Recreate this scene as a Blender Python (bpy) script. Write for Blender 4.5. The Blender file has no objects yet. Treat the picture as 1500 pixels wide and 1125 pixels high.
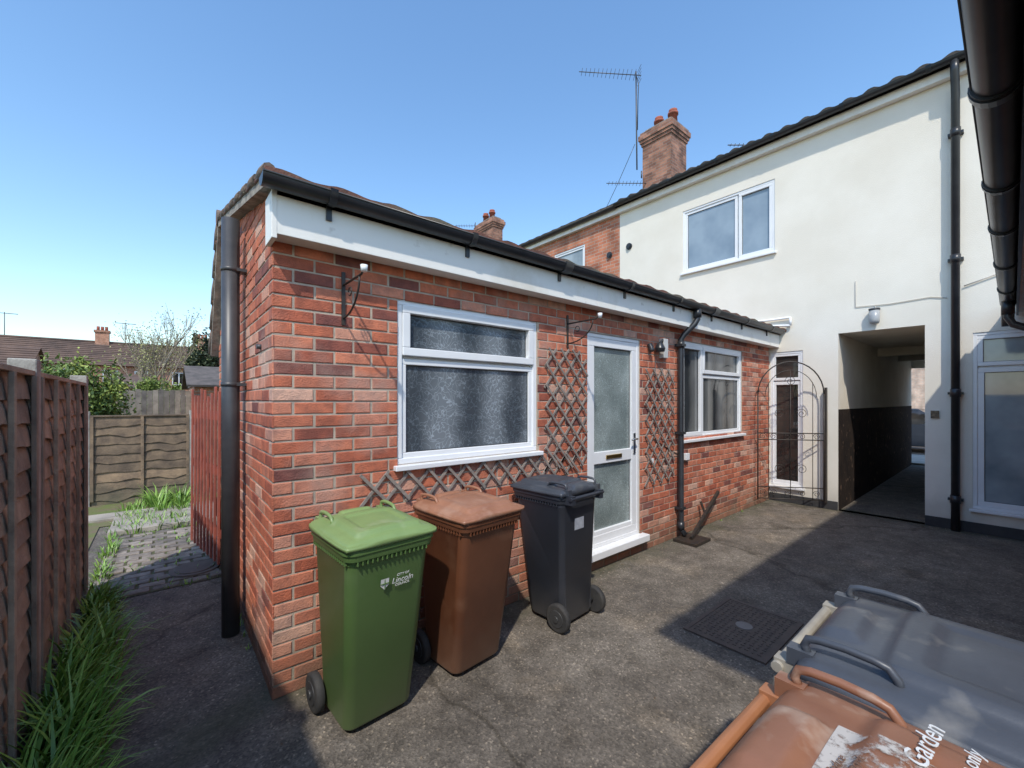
import bpy, math, random
from mathutils import Vector, Matrix, noise
random.seed(7)
R=random.random
def U(a,b): return a+(b-a)*R()
scene=bpy.context.scene
# ---------------------------------------------------------------- materials
MATS={}
def mat(name,c1,c2=None,rough=.6,scale=6,bump=0,bscale=60,metal=0,detail=6,spec=.5,attr=None,ramp=(.35,.65),dark=None,coat=0,low=None):
    if name in MATS: return MATS[name]
    m=bpy.data.materials.new(name); m.use_nodes=True; nt=m.node_tree; N=nt.nodes; L=nt.links
    b=N['Principled BSDF']; b.inputs['Roughness'].default_value=rough; b.inputs['Metallic'].default_value=metal
    b.inputs['Specular IOR Level'].default_value=spec
    b.inputs['Coat Weight'].default_value=coat
    tc=N.new('ShaderNodeTexCoord')
    if c2 is None: c2=tuple(x*.75 for x in c1)
    n=N.new('ShaderNodeTexNoise'); n.inputs['Scale'].default_value=scale; n.inputs['Detail'].default_value=detail; n.inputs['Roughness'].default_value=.6
    L.new(tc.outputs['Object'],n.inputs['Vector'])
    r=N.new('ShaderNodeValToRGB'); L.new(n.outputs['Fac'],r.inputs['Fac'])
    r.color_ramp.elements[0].position=ramp[0]; r.color_ramp.elements[1].position=ramp[1]
    r.color_ramp.elements[0].color=(*c2,1); r.color_ramp.elements[1].color=(*c1,1)
    col=r.outputs['Color']
    if attr:
        a=N.new('ShaderNodeAttribute'); a.attribute_name='rnd'
        ra=N.new('ShaderNodeValToRGB'); L.new(a.outputs['Fac'],ra.inputs['Fac'])
        els=ra.color_ramp.elements
        for i,(p,c) in enumerate(attr):
            e=els[i] if i<2 else els.new(p)
            e.position=p; e.color=(*c,1)
        mx=N.new('ShaderNodeMix'); mx.data_type='RGBA'; mx.blend_type='MULTIPLY'; mx.inputs[0].default_value=1
        L.new(ra.outputs['Color'],mx.inputs[6]); L.new(col,mx.inputs[7]); col=mx.outputs[2]
    if dark:
        n2=N.new('ShaderNodeTexNoise'); n2.inputs['Scale'].default_value=dark[0]; n2.inputs['Detail'].default_value=5
        L.new(tc.outputs['Object'],n2.inputs['Vector'])
        mr=N.new('ShaderNodeMapRange'); mr.inputs[1].default_value=dark[1]; mr.inputs[2].default_value=dark[2]
        L.new(n2.outputs['Fac'],mr.inputs[0])
        mx=N.new('ShaderNodeMix'); mx.data_type='RGBA'; L.new(mr.outputs[0],mx.inputs[0]); L.new(col,mx.inputs[6]); mx.inputs[7].default_value=(*dark[3],1); col=mx.outputs[2]
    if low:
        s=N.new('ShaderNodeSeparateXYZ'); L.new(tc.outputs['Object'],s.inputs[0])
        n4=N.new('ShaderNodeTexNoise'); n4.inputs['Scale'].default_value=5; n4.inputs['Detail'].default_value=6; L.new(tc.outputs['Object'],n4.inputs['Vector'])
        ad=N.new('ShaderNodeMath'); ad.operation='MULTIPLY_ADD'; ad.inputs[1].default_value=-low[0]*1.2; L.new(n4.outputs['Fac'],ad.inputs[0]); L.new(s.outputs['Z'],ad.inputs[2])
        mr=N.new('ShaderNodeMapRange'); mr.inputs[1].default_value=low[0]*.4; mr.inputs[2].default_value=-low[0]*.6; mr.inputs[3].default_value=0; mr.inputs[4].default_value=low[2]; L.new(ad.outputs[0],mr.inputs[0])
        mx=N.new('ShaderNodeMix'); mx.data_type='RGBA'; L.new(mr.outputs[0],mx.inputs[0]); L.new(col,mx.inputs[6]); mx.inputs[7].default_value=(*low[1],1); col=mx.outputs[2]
    L.new(col,b.inputs['Base Color'])
    if bump:
        n3=N.new('ShaderNodeTexNoise'); n3.inputs['Scale'].default_value=bscale; n3.inputs['Detail'].default_value=5
        L.new(tc.outputs['Object'],n3.inputs['Vector'])
        bp=N.new('ShaderNodeBump'); bp.inputs['Strength'].default_value=bump; bp.inputs['Distance'].default_value=.01
        L.new(n3.outputs['Fac'],bp.inputs['Height']); L.new(bp.outputs[0],b.inputs['Normal'])
    MATS[name]=m; return m
def brickshader(name,plane,c1,c2,mortar=(.4,.35,.29)):
    m=bpy.data.materials.new(name); m.use_nodes=True; nt=m.node_tree; N=nt.nodes; L=nt.links
    b=N['Principled BSDF']; b.inputs['Roughness'].default_value=.85
    tc=N.new('ShaderNodeTexCoord'); s=N.new('ShaderNodeSeparateXYZ'); c=N.new('ShaderNodeCombineXYZ')
    L.new(tc.outputs['Object'],s.inputs[0]); L.new(s.outputs['X' if plane=='Y' else 'Y'],c.inputs[0]); L.new(s.outputs['Z'],c.inputs[1])
    br=N.new('ShaderNodeTexBrick'); L.new(c.outputs[0],br.inputs['Vector'])
    br.inputs['Scale'].default_value=1; br.inputs['Brick Width'].default_value=.225; br.inputs['Row Height'].default_value=.075
    br.inputs['Mortar Size'].default_value=.006; br.inputs['Color1'].default_value=(*c1,1); br.inputs['Color2'].default_value=(*c2,1); br.inputs['Mortar'].default_value=(*mortar,1)
    n=N.new('ShaderNodeTexNoise'); n.inputs['Scale'].default_value=3; n.inputs['Detail'].default_value=8; L.new(tc.outputs['Object'],n.inputs['Vector'])
    mr=N.new('ShaderNodeMapRange'); mr.inputs[1].default_value=.25; mr.inputs[2].default_value=.75; mr.inputs[3].default_value=.5; mr.inputs[4].default_value=1.45; L.new(n.outputs['Fac'],mr.inputs[0])
    mx=N.new('ShaderNodeMix'); mx.data_type='RGBA'; mx.blend_type='MULTIPLY'; mx.inputs[0].default_value=1
    L.new(br.outputs['Color'],mx.inputs[6]); L.new(mr.outputs[0],mx.inputs[7]); L.new(mx.outputs[2],b.inputs['Base Color'])
    bp=N.new('ShaderNodeBump'); bp.invert=True; bp.inputs['Distance'].default_value=.006; bp.inputs['Strength'].default_value=.7
    L.new(br.outputs['Fac'],bp.inputs['Height']); L.new(bp.outputs[0],b.inputs['Normal'])
    return m
def glassmat(name,c1,c2,bump=.3,scale=30,rough=.08,bands=0,plane='X'):
    m=bpy.data.materials.new(name); m.use_nodes=True; nt=m.node_tree; N=nt.nodes; L=nt.links
    b=N['Principled BSDF']; b.inputs['Roughness'].default_value=rough; b.inputs['IOR'].default_value=1.5; b.inputs['Specular IOR Level'].default_value=.8
    tc=N.new('ShaderNodeTexCoord')
    n=N.new('ShaderNodeTexNoise'); n.inputs['Scale'].default_value=2.2; n.inputs['Detail'].default_value=3
    L.new(tc.outputs['Object'],n.inputs['Vector'])
    fac=n.outputs['Fac']
    if bands:
        w=N.new('ShaderNodeTexWave'); w.bands_direction=plane; w.inputs['Scale'].default_value=bands; w.inputs['Distortion'].default_value=.6; w.inputs['Detail'].default_value=1
        L.new(tc.outputs['Object'],w.inputs['Vector'])
        mm=N.new('ShaderNodeMath'); mm.operation='MULTIPLY_ADD'; mm.inputs[1].default_value=.35; L.new(w.outputs['Fac'],mm.inputs[0])
        m3=N.new('ShaderNodeMath'); m3.operation='MULTIPLY'; m3.inputs[1].default_value=.65; L.new(n.outputs['Fac'],m3.inputs[0]); L.new(m3.outputs[0],mm.inputs[2]); fac=mm.outputs[0]
    r=N.new('ShaderNodeValToRGB'); L.new(fac,r.inputs['Fac']); r.color_ramp.elements[0].position=.32; r.color_ramp.elements[1].position=.68
    r.color_ramp.elements[0].color=(*c1,1); r.color_ramp.elements[1].color=(*c2,1)
    col=r.outputs['Color']
    if bump:
        v=N.new('ShaderNodeTexVoronoi'); v.feature='DISTANCE_TO_EDGE'; v.inputs['Scale'].default_value=scale
        wn=N.new('ShaderNodeTexNoise'); wn.inputs['Scale'].default_value=9; L.new(tc.outputs['Object'],wn.inputs['Vector'])
        mxv=N.new('ShaderNodeMix'); mxv.data_type='RGBA'; mxv.inputs[0].default_value=.25; L.new(tc.outputs['Object'],mxv.inputs[6]); L.new(wn.outputs['Color'],mxv.inputs[7])
        L.new(mxv.outputs[2],v.inputs['Vector'])
        mr=N.new('ShaderNodeMapRange'); mr.inputs[1].default_value=0; mr.inputs[2].default_value=.06; mr.inputs[3].default_value=2.0; mr.inputs[4].default_value=1; L.new(v.outputs['Distance'],mr.inputs[0])
        mx=N.new('ShaderNodeMix'); mx.data_type='RGBA'; mx.blend_type='MULTIPLY'; mx.inputs[0].default_value=1; L.new(col,mx.inputs[6]); L.new(mr.outputs[0],mx.inputs[7]); col=mx.outputs[2]
        bp=N.new('ShaderNodeBump'); bp.inputs['Strength'].default_value=bump; bp.inputs['Distance'].default_value=.003; L.new(v.outputs['Distance'],bp.inputs['Height']); L.new(bp.outputs[0],b.inputs['Normal'])
    L.new(col,b.inputs['Base Color'])
    return m
# ---------------------------------------------------------------- mesh builder
class MB:
    def __init__(s): s.v=[];s.f=[];s.m=[];s.r=[];s.sm=[]
    def face(s,pts,m=0,r=.5,sm=False):
        i=len(s.v); s.v.extend([tuple(p) for p in pts]); s.f.append(tuple(range(i,i+len(pts)))); s.m.append(m); s.r.append(r); s.sm.append(sm)
    def addf(s,idx,m=0,r=.5,sm=False): s.f.append(tuple(idx)); s.m.append(m); s.r.append(r); s.sm.append(sm)
    def box(s,x0,x1,y0,y1,z0,z1,m=0,r=None):
        if r is None: r=R()
        i=len(s.v); s.v+=[(x0,y0,z0),(x1,y0,z0),(x1,y1,z0),(x0,y1,z0),(x0,y0,z1),(x1,y0,z1),(x1,y1,z1),(x0,y1,z1)]
        for q in ((0,3,2,1),(4,5,6,7),(0,1,5,4),(1,2,6,5),(2,3,7,6),(3,0,4,7)): s.addf([i+k for k in q],m,r)
    def beam(s,p0,p1,w,t,nrm,m=0,r=None):
        p0=Vector(p0);p1=Vector(p1);d=(p1-p0).normalized();n=Vector(nrm).normalized();a=n.cross(d).normalized()*w/2;n=d.cross(a).normalized()*t/2
        if r is None: r=R()
        i=len(s.v)
        for p in (p0,p1):
            for q in (-a-n,a-n,a+n,-a+n): s.v.append(tuple(p+q))
        for q in ((0,3,2,1),(4,5,6,7),(0,1,5,4),(1,2,6,5),(2,3,7,6),(3,0,4,7)): s.addf([i+k for k in q],m,r)
    def tube(s,pts,r,n=12,m=0,sm=True,cap=True,rr=None):
        pts=[Vector(p) for p in pts]; k=len(pts); rs=r if isinstance(r,(list,tuple)) else [r]*k
        i0=len(s.v); ref=None; q=R() if rr is None else rr
        for j,p in enumerate(pts):
            d=(pts[min(j+1,k-1)]-pts[max(j-1,0)]).normalized()
            if ref is None: ref=Vector((0,0,1)) if abs(d.z)<.9 else Vector((1,0,0))
            a=(ref-d*ref.dot(d)).normalized(); b=d.cross(a); ref=a
            for t in range(n):
                th=2*math.pi*t/n; s.v.append(tuple(p+(a*math.cos(th)+b*math.sin(th))*rs[j]))
        for j in range(k-1):
            for t in range(n):
                t2=(t+1)%n; s.addf([i0+j*n+t,i0+j*n+t2,i0+(j+1)*n+t2,i0+(j+1)*n+t],m,q,sm)
        if cap: s.addf([i0+t for t in range(n)][::-1],m,q); s.addf([i0+(k-1)*n+t for t in range(n)],m,q)
    def pb(s,P,u0,u1,z0,z1,n0,n1,m=0,r=None):
        ax,c=P
        if ax=='Y': s.box(u0,u1,c-n1,c-n0,z0,z1,m,r)
        else: s.box(c-n1,c-n0,u0,u1,z0,z1,m,r)
    def ring(s,P,u0,u1,z0,z1,w,n0,n1,m=0):
        s.pb(P,u0,u1,z1-w,z1,n0,n1,m); s.pb(P,u0,u1,z0,z0+w,n0,n1,m)
        s.pb(P,u0,u0+w,z0+w,z1-w,n0,n1,m); s.pb(P,u1-w,u1,z0+w,z1-w,n0,n1,m)
    def build(s,name,mats,parent=None,bevel=0,loc=None,rot=None,solid=0,seg=2):
        me=bpy.data.meshes.new(name); me.from_pydata(s.v,[],s.f); me.update()
        for mm in (mats if isinstance(mats,(list,tuple)) else [mats]): me.materials.append(mm)
        me.polygons.foreach_set('material_index',s.m); me.polygons.foreach_set('use_smooth',s.sm)
        at=me.attributes.new('rnd','FLOAT','FACE'); at.data.foreach_set('value',s.r)
        o=bpy.data.objects.new(name,me); scene.collection.objects.link(o)
        if parent: o.parent=parent
        if loc: o.location=loc
        if rot: o.rotation_euler=rot
        if solid:
            md=o.modifiers.new('s','SOLIDIFY'); md.thickness=solid; md.offset=0
        if bevel:
            md=o.modifiers.new('b','BEVEL'); md.width=bevel; md.segments=seg; md.limit_method='ANGLE'; md.angle_limit=.6
        return o
def empty(name,loc=(0,0,0),rot=0):
    e=bpy.data.objects.new(name,None); scene.collection.objects.link(e); e.location=loc; e.rotation_euler=(0,0,rot); e.empty_display_size=.2; return e
# materials
upvc=mat('upvc_white',(.82,.83,.84),(.76,.77,.78),rough=.3,scale=3)
whitepaint=mat('fascia_paint',(.82,.80,.75),(.70,.66,.58),rough=.5,scale=2.5,ramp=(.3,.5),bump=.15,bscale=20,dark=(9,.66,.82,(.45,.40,.33)))
blackpl=mat('black_plastic',(.020,.022,.026),(.034,.036,.04),rough=.33,scale=5)
greypl=mat('pipe_grey',(.040,.042,.047),(.06,.06,.064),rough=.42,scale=6)
iron=mat('black_iron',(.02,.02,.02),(.05,.035,.025),rough=.5,scale=20)
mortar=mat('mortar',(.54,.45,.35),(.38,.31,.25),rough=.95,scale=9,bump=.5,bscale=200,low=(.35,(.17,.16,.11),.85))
brickA=mat('red_brick_clay',(1.15,1.1,1.05),(.72,.73,.77),rough=.85,scale=14,bump=.6,bscale=120,
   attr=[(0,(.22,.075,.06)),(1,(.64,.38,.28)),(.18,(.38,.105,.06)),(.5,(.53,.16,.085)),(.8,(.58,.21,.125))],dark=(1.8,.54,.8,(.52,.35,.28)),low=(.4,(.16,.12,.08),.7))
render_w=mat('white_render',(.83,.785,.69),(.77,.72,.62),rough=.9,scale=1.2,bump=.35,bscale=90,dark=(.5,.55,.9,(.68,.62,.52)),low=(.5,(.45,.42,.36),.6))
tileR=mat('roof_tile_red',(.23,.10,.07),(.13,.07,.055),rough=.9,scale=9,bump=.5,bscale=60,dark=(3,.5,.65,(.16,.15,.11)))
tileG=mat('roof_tile_brown',(.15,.125,.11),(.08,.07,.062),rough=.9,scale=5,bump=.4,bscale=50)
# ---------------------------------------------------------------- ground
def groundmat():
    m=bpy.data.materials.new('yard_concrete'); m.use_nodes=True; nt=m.node_tree; N=nt.nodes; L=nt.links
    b=N['Principled BSDF']; b.inputs['Roughness'].default_value=.85; tc=N.new('ShaderNodeTexCoord')
    def noi(sc,det=6,ro=.6):
        n=N.new('ShaderNodeTexNoise'); n.inputs['Scale'].default_value=sc; n.inputs['Detail'].default_value=det; n.inputs['Roughness'].default_value=ro; L.new(tc.outputs['Object'],n.inputs['Vector']); return n.outputs['Fac']
    def ramp(f,ps):
        r=N.new('ShaderNodeValToRGB'); L.new(f,r.inputs['Fac'])
        for i,(p,c) in enumerate(ps):
            e=r.color_ramp.elements[i] if i<2 else r.color_ramp.elements.new(p); e.position=p; e.color=(*c,1)
        return r.outputs['Color']
    def mul(a,bb,mode='MULTIPLY',f=1):
        x=N.new('ShaderNodeMix'); x.data_type='RGBA'; x.blend_type=mode
        if isinstance(f,(int,float)): x.inputs[0].default_value=f
        else: L.new(f,x.inputs[0])
        L.new(a,x.inputs[6]); L.new(bb,x.inputs[7]); return x.outputs[2]
    def math_(op,a,b_=0,c_=0):
        x=N.new('ShaderNodeMath'); x.operation=op
        for i,q in enumerate((a,b_,c_)):
            if isinstance(q,(int,float)): x.inputs[i].default_value=q
            else: L.new(q,x.inputs[i])
        return x.outputs[0]
    base=ramp(noi(.9,9,.68),[(.3,(.11,.094,.078)),(.7,(.225,.196,.16)),(.5,(.165,.142,.116))])
    v=N.new('ShaderNodeTexVoronoi'); v.inputs['Scale'].default_value=95; L.new(tc.outputs['Object'],v.inputs['Vector'])
    sp=ramp(v.outputs['Color'],[(.15,(.6,.6,.6)),(.95,(2.0,1.95,1.85)),(.8,(1.12,1.12,1.12))])
    c=mul(base,sp)
    c=mul(c,ramp(noi(6,6),[(.35,(.72,.71,.69)),(.65,(1.15,1.15,1.15))]))
    c=mul(c,ramp(noi(2.3,4),[(.58,(1,1,1)),(.70,(.62,.6,.57))]))
    c=mul(c,ramp(noi(1.4,5),[(.34,(1.35,1.3,1.22)),(.44,(1,1,1))]))
    c=mul(c,ramp(noi(38,2,.5),[(.68,(1,1,1)),(.74,(1.7,1.65,1.5))]))
    vc=N.new('ShaderNodeTexVoronoi'); vc.feature='DISTANCE_TO_EDGE'; vc.inputs['Scale'].default_value=.23
    wn=N.new('ShaderNodeTexNoise'); wn.inputs['Scale'].default_value=2.2; wn.inputs['Detail'].default_value=8; L.new(tc.outputs['Object'],wn.inputs['Vector'])
    xx=N.new('ShaderNodeMix'); xx.data_type='RGBA'; xx.inputs[0].default_value=.3; L.new(tc.outputs['Object'],xx.inputs[6]); L.new(wn.outputs['Color'],xx.inputs[7]); L.new(xx.outputs[2],vc.inputs['Vector'])
    cr=ramp(vc.outputs['Distance'],[(0,(.55,.54,.5)),(.0022,(1,1,1))])
    c=mul(c,cr)
    # moss and damp dirt gathering along the foot of the brick wall (Y=2.62) and the rendered wall (X=7.8)
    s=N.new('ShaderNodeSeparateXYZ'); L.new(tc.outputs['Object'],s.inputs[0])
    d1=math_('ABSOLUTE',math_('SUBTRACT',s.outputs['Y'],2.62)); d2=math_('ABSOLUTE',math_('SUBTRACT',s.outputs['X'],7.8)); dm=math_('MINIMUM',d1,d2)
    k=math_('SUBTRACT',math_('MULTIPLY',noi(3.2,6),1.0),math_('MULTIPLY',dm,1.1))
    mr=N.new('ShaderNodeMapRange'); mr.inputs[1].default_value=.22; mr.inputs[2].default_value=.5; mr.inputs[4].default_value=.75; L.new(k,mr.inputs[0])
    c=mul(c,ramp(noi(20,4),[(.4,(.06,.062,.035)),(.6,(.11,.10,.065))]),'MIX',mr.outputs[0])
    L.new(c,b.inputs['Base Color'])
    bp=N.new('ShaderNodeBump'); bp.inputs['Strength'].default_value=.6; bp.inputs['Distance'].default_value=.005
    L.new(v.outputs['Distance'],bp.inputs['Height']); L.new(bp.outputs[0],b.inputs['Normal'])
    return m
g=MB(); g.face([(-400,-400,0),(400,-400,0),(400,400,0),(-400,400,0)]); g.build('ground',groundmat())
soil=mat('garden_soil_grass',(.13,.16,.045),(.17,.13,.08),rough=1,scale=2.2,bump=1,bscale=30,ramp=(.42,.58))
g=MB(); g.face([(-60,7.6,.012),(7.6,7.6,.012),(7.6,50,.012),(-60,50,.012)]); g.face([(-60,-30,.012),(-.62,-30,.012),(-.62,7.6,.012),(-60,7.6,.012)]); g.build('garden_lawn',soil)
pav=mat('paver',(.34,.30,.26),(.18,.16,.14),rough=.95,scale=10,bump=.6,bscale=80,attr=[(0,(.5,.5,.5)),(1,(1.15,1.1,1.05))])
moss=mat('moss',(.08,.10,.035),(.10,.08,.055),rough=1,scale=14,bump=.8,bscale=60)
g=MB(); g.face([(-.48,4.75,.006),(.45,4.75,.006),(.45,6.95,.006),(-.48,6.95,.006)],1)
y=4.78;row=0
while y<6.9:
    x=-.47-(.1 if row%2 else 0)
    while x<.42:
        x0=max(x,-.47);h=.016+U(-.006,.008)
        if x+.19-x0>.04: g.box(x0+U(0,.008),x+.19-U(0,.01),y+U(0,.006),y+.098,0.0,h,0)
        x+=.205
    y+=.112;row+=1
g.build('block_paving',[pav,moss],bevel=.005,seg=1)
conc=mat('concrete_slab',(.42,.37,.31),(.27,.24,.2),rough=.95,scale=3,bump=.4,bscale=80)
g=MB(); g.box(-.5,.6,6.97,7.25,0,.07); g.box(-.5,.1,7.27,7.9,0,.05); g.box(.12,.8,7.27,7.9,0,.055); g.box(-1.5,.9,7.92,8.3,0,.045);g.build('paving_step',conc,bevel=.01)
# ---------------------------------------------------------------- brick wall builder
def bricks(P,u0,u1,z0,ztop,opens,off=0,nb=.005):
    mb=MB(); ax,c=P
    def pt(u,z,n): return (u,c-n,z) if ax=='Y' else (c-n,u,z)
    L,H,G=.225,.075,.011
    k=0; z=z0
    zm=max(ztop(u0+(u1-u0)*i/40) for i in range(41))
    while z<zm:
        iv=[(u0,u1)]
        for (a,b,c0,c1) in opens:
            if z+.04>c0 and z+.04<c1:
                nv=[]
                for (p,q) in iv:
                    if b<=p or a>=q: nv.append((p,q)); continue
                    if a>p: nv.append((p,a))
                    if b<q: nv.append((b,q))
                iv=nv
        s=u0-(L/2 if k%2 else 0)+off
        us=[];
        while s<u1: us.append(s); s+=L
        for (p,q) in iv:
            for a in us:
                b=a+L-G; a2=max(a,p); b2=min(b,q)
                if b2-a2<.03: continue
                za,zb=min(z+H-G,ztop(a2)),min(z+H-G,ztop(b2))
                if za-z<.01 or zb-z<.01: continue
                n=nb+U(-.0015,.002); ch=.004; r=min(1,max(0,random.gauss(.52,.3))); j=U(-.002,.002)
                a2+=U(0,.003); b2-=U(0,.003)
                o=[pt(a2,z+j,-.004),pt(b2,z+j,-.004),pt(b2,zb+j,-.004),pt(a2,za+j,-.004)]
                mid=[pt(a2,z+j,n-.003),pt(b2,z+j,n-.003),pt(b2,zb+j,n-.003),pt(a2,za+j,n-.003)]
                t=[pt(a2+ch,z+ch+j,n),pt(b2-ch,z+ch+j,n),pt(b2-ch,zb-ch+j,n),pt(a2+ch,za-ch+j,n)]
                i=len(mb.v); mb.v+=o+mid+t
                fl=(ax=='X')
                def F(q): mb.addf(q[::-1] if fl else q,0,r)
                F([i+8,i+9,i+10,i+11])
                for e in range(4):
                    f=(e+1)%4
                    F([i+e,i+f,i+4+f,i+4+e]); F([i+4+e,i+4+f,i+8+f,i+8+e])
        z+=H; k+=1
    return mb
def wallq(mb,P,u0,u1,z0,z1,opens,dep,m=0):
    ax,c=P
    def pt(u,z,n=0): return (u,c-n,z) if ax=='Y' else (c-n,u,z)
    us=sorted(set([u0,u1]+[x for o in opens for x in o[:2]])); zs=sorted(set([z0,z1]+[x for o in opens for x in o[2:4]]))
    us=[u for u in us if u0<=u<=u1]; zs=[q for q in zs if z0<=q<=z1]
    for i in range(len(us)-1):
        for j in range(len(zs)-1):
            cu=(us[i]+us[i+1])/2; cz=(zs[j]+zs[j+1])/2
            if any(o[0]<cu<o[1] and o[2]<cz<o[3] for o in opens): continue
            q=[pt(us[i],zs[j]),pt(us[i+1],zs[j]),pt(us[i+1],zs[j+1]),pt(us[i],zs[j+1])]
            mb.face(q if ax=='Y' else q[::-1],m)
    for (a,b,c0,c1) in opens:
        for (p,q) in (((a,c0),(a,c1)),((a,c1),(b,c1)),((b,c1),(b,c0)),((b,c0),(a,c0))):
            mb.face([pt(*p),pt(*q),pt(*q,-dep),pt(*p,-dep)],m)
def window(parent,name,P,u0,u1,z0,z1,sashes,gl,sill=True,base=-.055):
    w=MB(); w.pb(P,u0,u1,z0,z1,base-.04,base); w.ring(P,u0-.001,u1+.001,z0,z1,.04,base,base+.045)
    g=MB(); gk=MB()
    for s in sashes:
        a,b,c,d=s[:4]; wd=s[4] if len(s)>4 else .045; pr=s[5] if len(s)>5 else .03
        w.ring(P,a,b,c,d,wd,base+.001,base+pr)
        g.pb(P,a+wd-.004,b-wd+.004,c+wd-.004,d-wd+.004,base-.001,base+.008)
        gk.ring(P,a+wd-.001,b-wd+.001,c+wd-.001,d-wd+.001,.006,base+.004,base+.013)
    if sill: w.pb(P,u0-.03,u1+.03,z0-.035,z0-.001,base,.05)
    w.build(name,upvc,parent,bevel=.005); g.build(name+'_glass',gl,parent); gk.build(name+'_gasket',blackpl,parent)
def gutter(mb,ax,a0,a1,c,z,r,m=0):
    n=12
    def P(a,th,rr):
        o=math.cos(th)*rr; h=math.sin(th)*rr
        return (a,c+o,z+h) if ax=='X' else (c+o,a,z+h)
    for rr in (r,r-.004):
        i=len(mb.v)
        for a in (a0,a1):
            for t in range(n+1): mb.v.append(P(a,math.pi+math.pi*t/n,rr))
        for t in range(n): mb.addf([i+t,i+t+1,i+n+1+t+1,i+n+1+t],m,.5,True)
    for a in (a0,a1): mb.face([P(a,math.pi+math.pi*t/n,r) for t in range(n+1)],m)
    for th in (math.pi,0):
        p=P(a0,th,r);q=P(a1,th,r); mb.tube([p,q],.006,6,m)
def gbracket(mb,ax,a,c,z,r,m=0,w=.03):
    n=12; i=len(mb.v)
    for aa in (a-w/2,a+w/2):
        for t in range(n+1):
            th=math.pi*.93+math.pi*1.14*t/n; o=math.cos(th)*(r+.006); h=math.sin(th)*(r+.006)
            mb.v.append((aa,c+o,z+h) if ax=='X' else (c+o,aa,z+h))
    for t in range(n): mb.addf([i+t,i+t+1,i+n+1+t+1,i+n+1+t],m,.5,True)
    for k in (0,1): mb.addf([i+k*(n+1)+t for t in range(n+1)],m)
def tileroof(mb,o,along,la,up,ls,wave=.2,A=.018,course=.3,step=.022,m=0,seg=8):
    o=Vector(o); al=Vector(along).normalized(); u=Vector(up).normalized(); n=al.cross(u).normalized()
    if n.z<0: n=-n
    nx=int(la/wave*seg); nc=int(math.ceil(ls/course))
    for c in range(nc):
        i=len(mb.v); s0=c*course; s1=min(ls,(c+1)*course+.01)
        jit=U(-.004,.004)
        for (s,h) in ((s0,-.004),(s0,step),(s1,.0)):
            for x in range(nx+1):
                ph=(x/seg)%1; hh=A*(math.sin(2*math.pi*ph)) if A else 0
                mb.v.append(tuple(o+al*(la*x/nx)+u*(s+(jit if s==s0 else 0))+n*(h+hh*(1 if h>-.001 else .9)+(U(-.002,.002)))))
        for k in range(2):
            for x in range(nx): mb.addf([i+k*(nx+1)+x,i+k*(nx+1)+x+1,i+(k+1)*(nx+1)+x+1,i+(k+1)*(nx+1)+x],m,.5,k==1)
# ---------------------------------------------------------------- brick extension
EX=.472; EY=2.62; HX=7.8
ext=empty('brick_extension')
FY=('Y',EY); FX=('X',EX)
W1=(1.2,2.473,1.222,2.332); DR=(3.13,4.01,.13,2.312); W2=(4.905,6.70,1.165,2.393)
op=[W1,DR,W2]
mb=MB(); wallq(mb,FY,EX,HX,0,2.62,op,.1)
def rz(y): return (2.80+(y-2.4)*.5/2.35 if y<4.75 else 3.30-(y-4.75)*1.19/.75)-.05
pts=[(EX,EY,0),(EX,5.4,0)]+[(EX,y,rz(y)) for y in (5.4,4.75,EY)]
mb.face(pts); mb.face([(HX,EY+.2,0),(EX+.01,5.4,0),(EX+.01,5.4,2.3),(HX,5.4,2.3)])
mb.build('mortar_backing',mortar,ext)
bricks(FY,EX-.006,HX,.0,lambda u:2.56,op).build('front_brickwork',brickA,ext)
bricks(FX,EY-.006,5.4,.0,rz,[],off=-.1125).build('gable_brickwork',brickA,ext)
mb=MB()
xs=[EX-.03,3.1,5.6,HX]
for i in range(3): mb.box(xs[i]+(.0015 if i else 0),xs[i+1],2.47,2.495,2.525,2.73)
mb.box(EX-.012,HX,2.497,2.612,2.53,2.545); mb.box(EX-.034,EX-.008,2.468,2.64,2.50,2.75)
mb.build('fascia_board',whitepaint,ext,bevel=.003)
vz=EX-.08
mb=MB(); tileroof(mb,(vz,2.375,2.786),(1,0,0),HX-vz,(0,2.375,.534),2.44,wave=.3,A=.008,step=.02,seg=8)
tileroof(mb,(vz,5.5,2.15),(1,0,0),HX-vz,(0,-.75,1.17),1.42,wave=.3,A=.012,step=.02,seg=8)
mb.build('roof_tiles',tileR,ext,solid=.014)
verge=mat('verge_mortar',(.38,.34,.29),(.17,.15,.135),rough=1,scale=12,bump=1,bscale=40)
mb=MB()
def vprof(s,y0,z0,dy,dz,n):
    for c in range(n):
        a=c/n;b=(c+1)/n
        p=Vector((0,y0+dy*a,z0+dz*a)); q=Vector((0,y0+dy*b,z0+dz*b))
        d=Vector((0,dy,dz)).normalized(); nn=Vector((0,-d.z,d.y))
        if nn.z<0: nn=-nn
        o=Vector((vz+.02,0,0))
        s.tube([o+p+nn*.018,o+p+(q-p)*.55+nn*.026,o+q+nn*.008],[.032,.03,.02],8,0)
        s.beam(Vector((vz+.045,0,0))+p-nn*.03,Vector((vz+.045,0,0))+q-nn*.03,.07,.05,nn,1)
vprof(mb,2.39,2.79,2.36,.53,8); vprof(mb,5.5,2.15,-.75,1.17,5)
mb.tube([(vz,4.76,3.36),(HX,4.76,3.36)],.07,10,0)
mb.build('verge_tiles',[mat('verge_tile',(.22,.165,.135),(.12,.095,.08),rough=.95,scale=16,bump=.8,bscale=50),verge],ext)
mb=MB(); gutter(mb,'X',EX-.09,7.72,2.415,2.785,.055)
x=.72
while x<7.6: gbracket(mb,'X',x,2.415,2.785,.055,w=.04); mb.box(x-.015,x+.015,2.455,2.468,2.66,2.79); x+=.93
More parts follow.
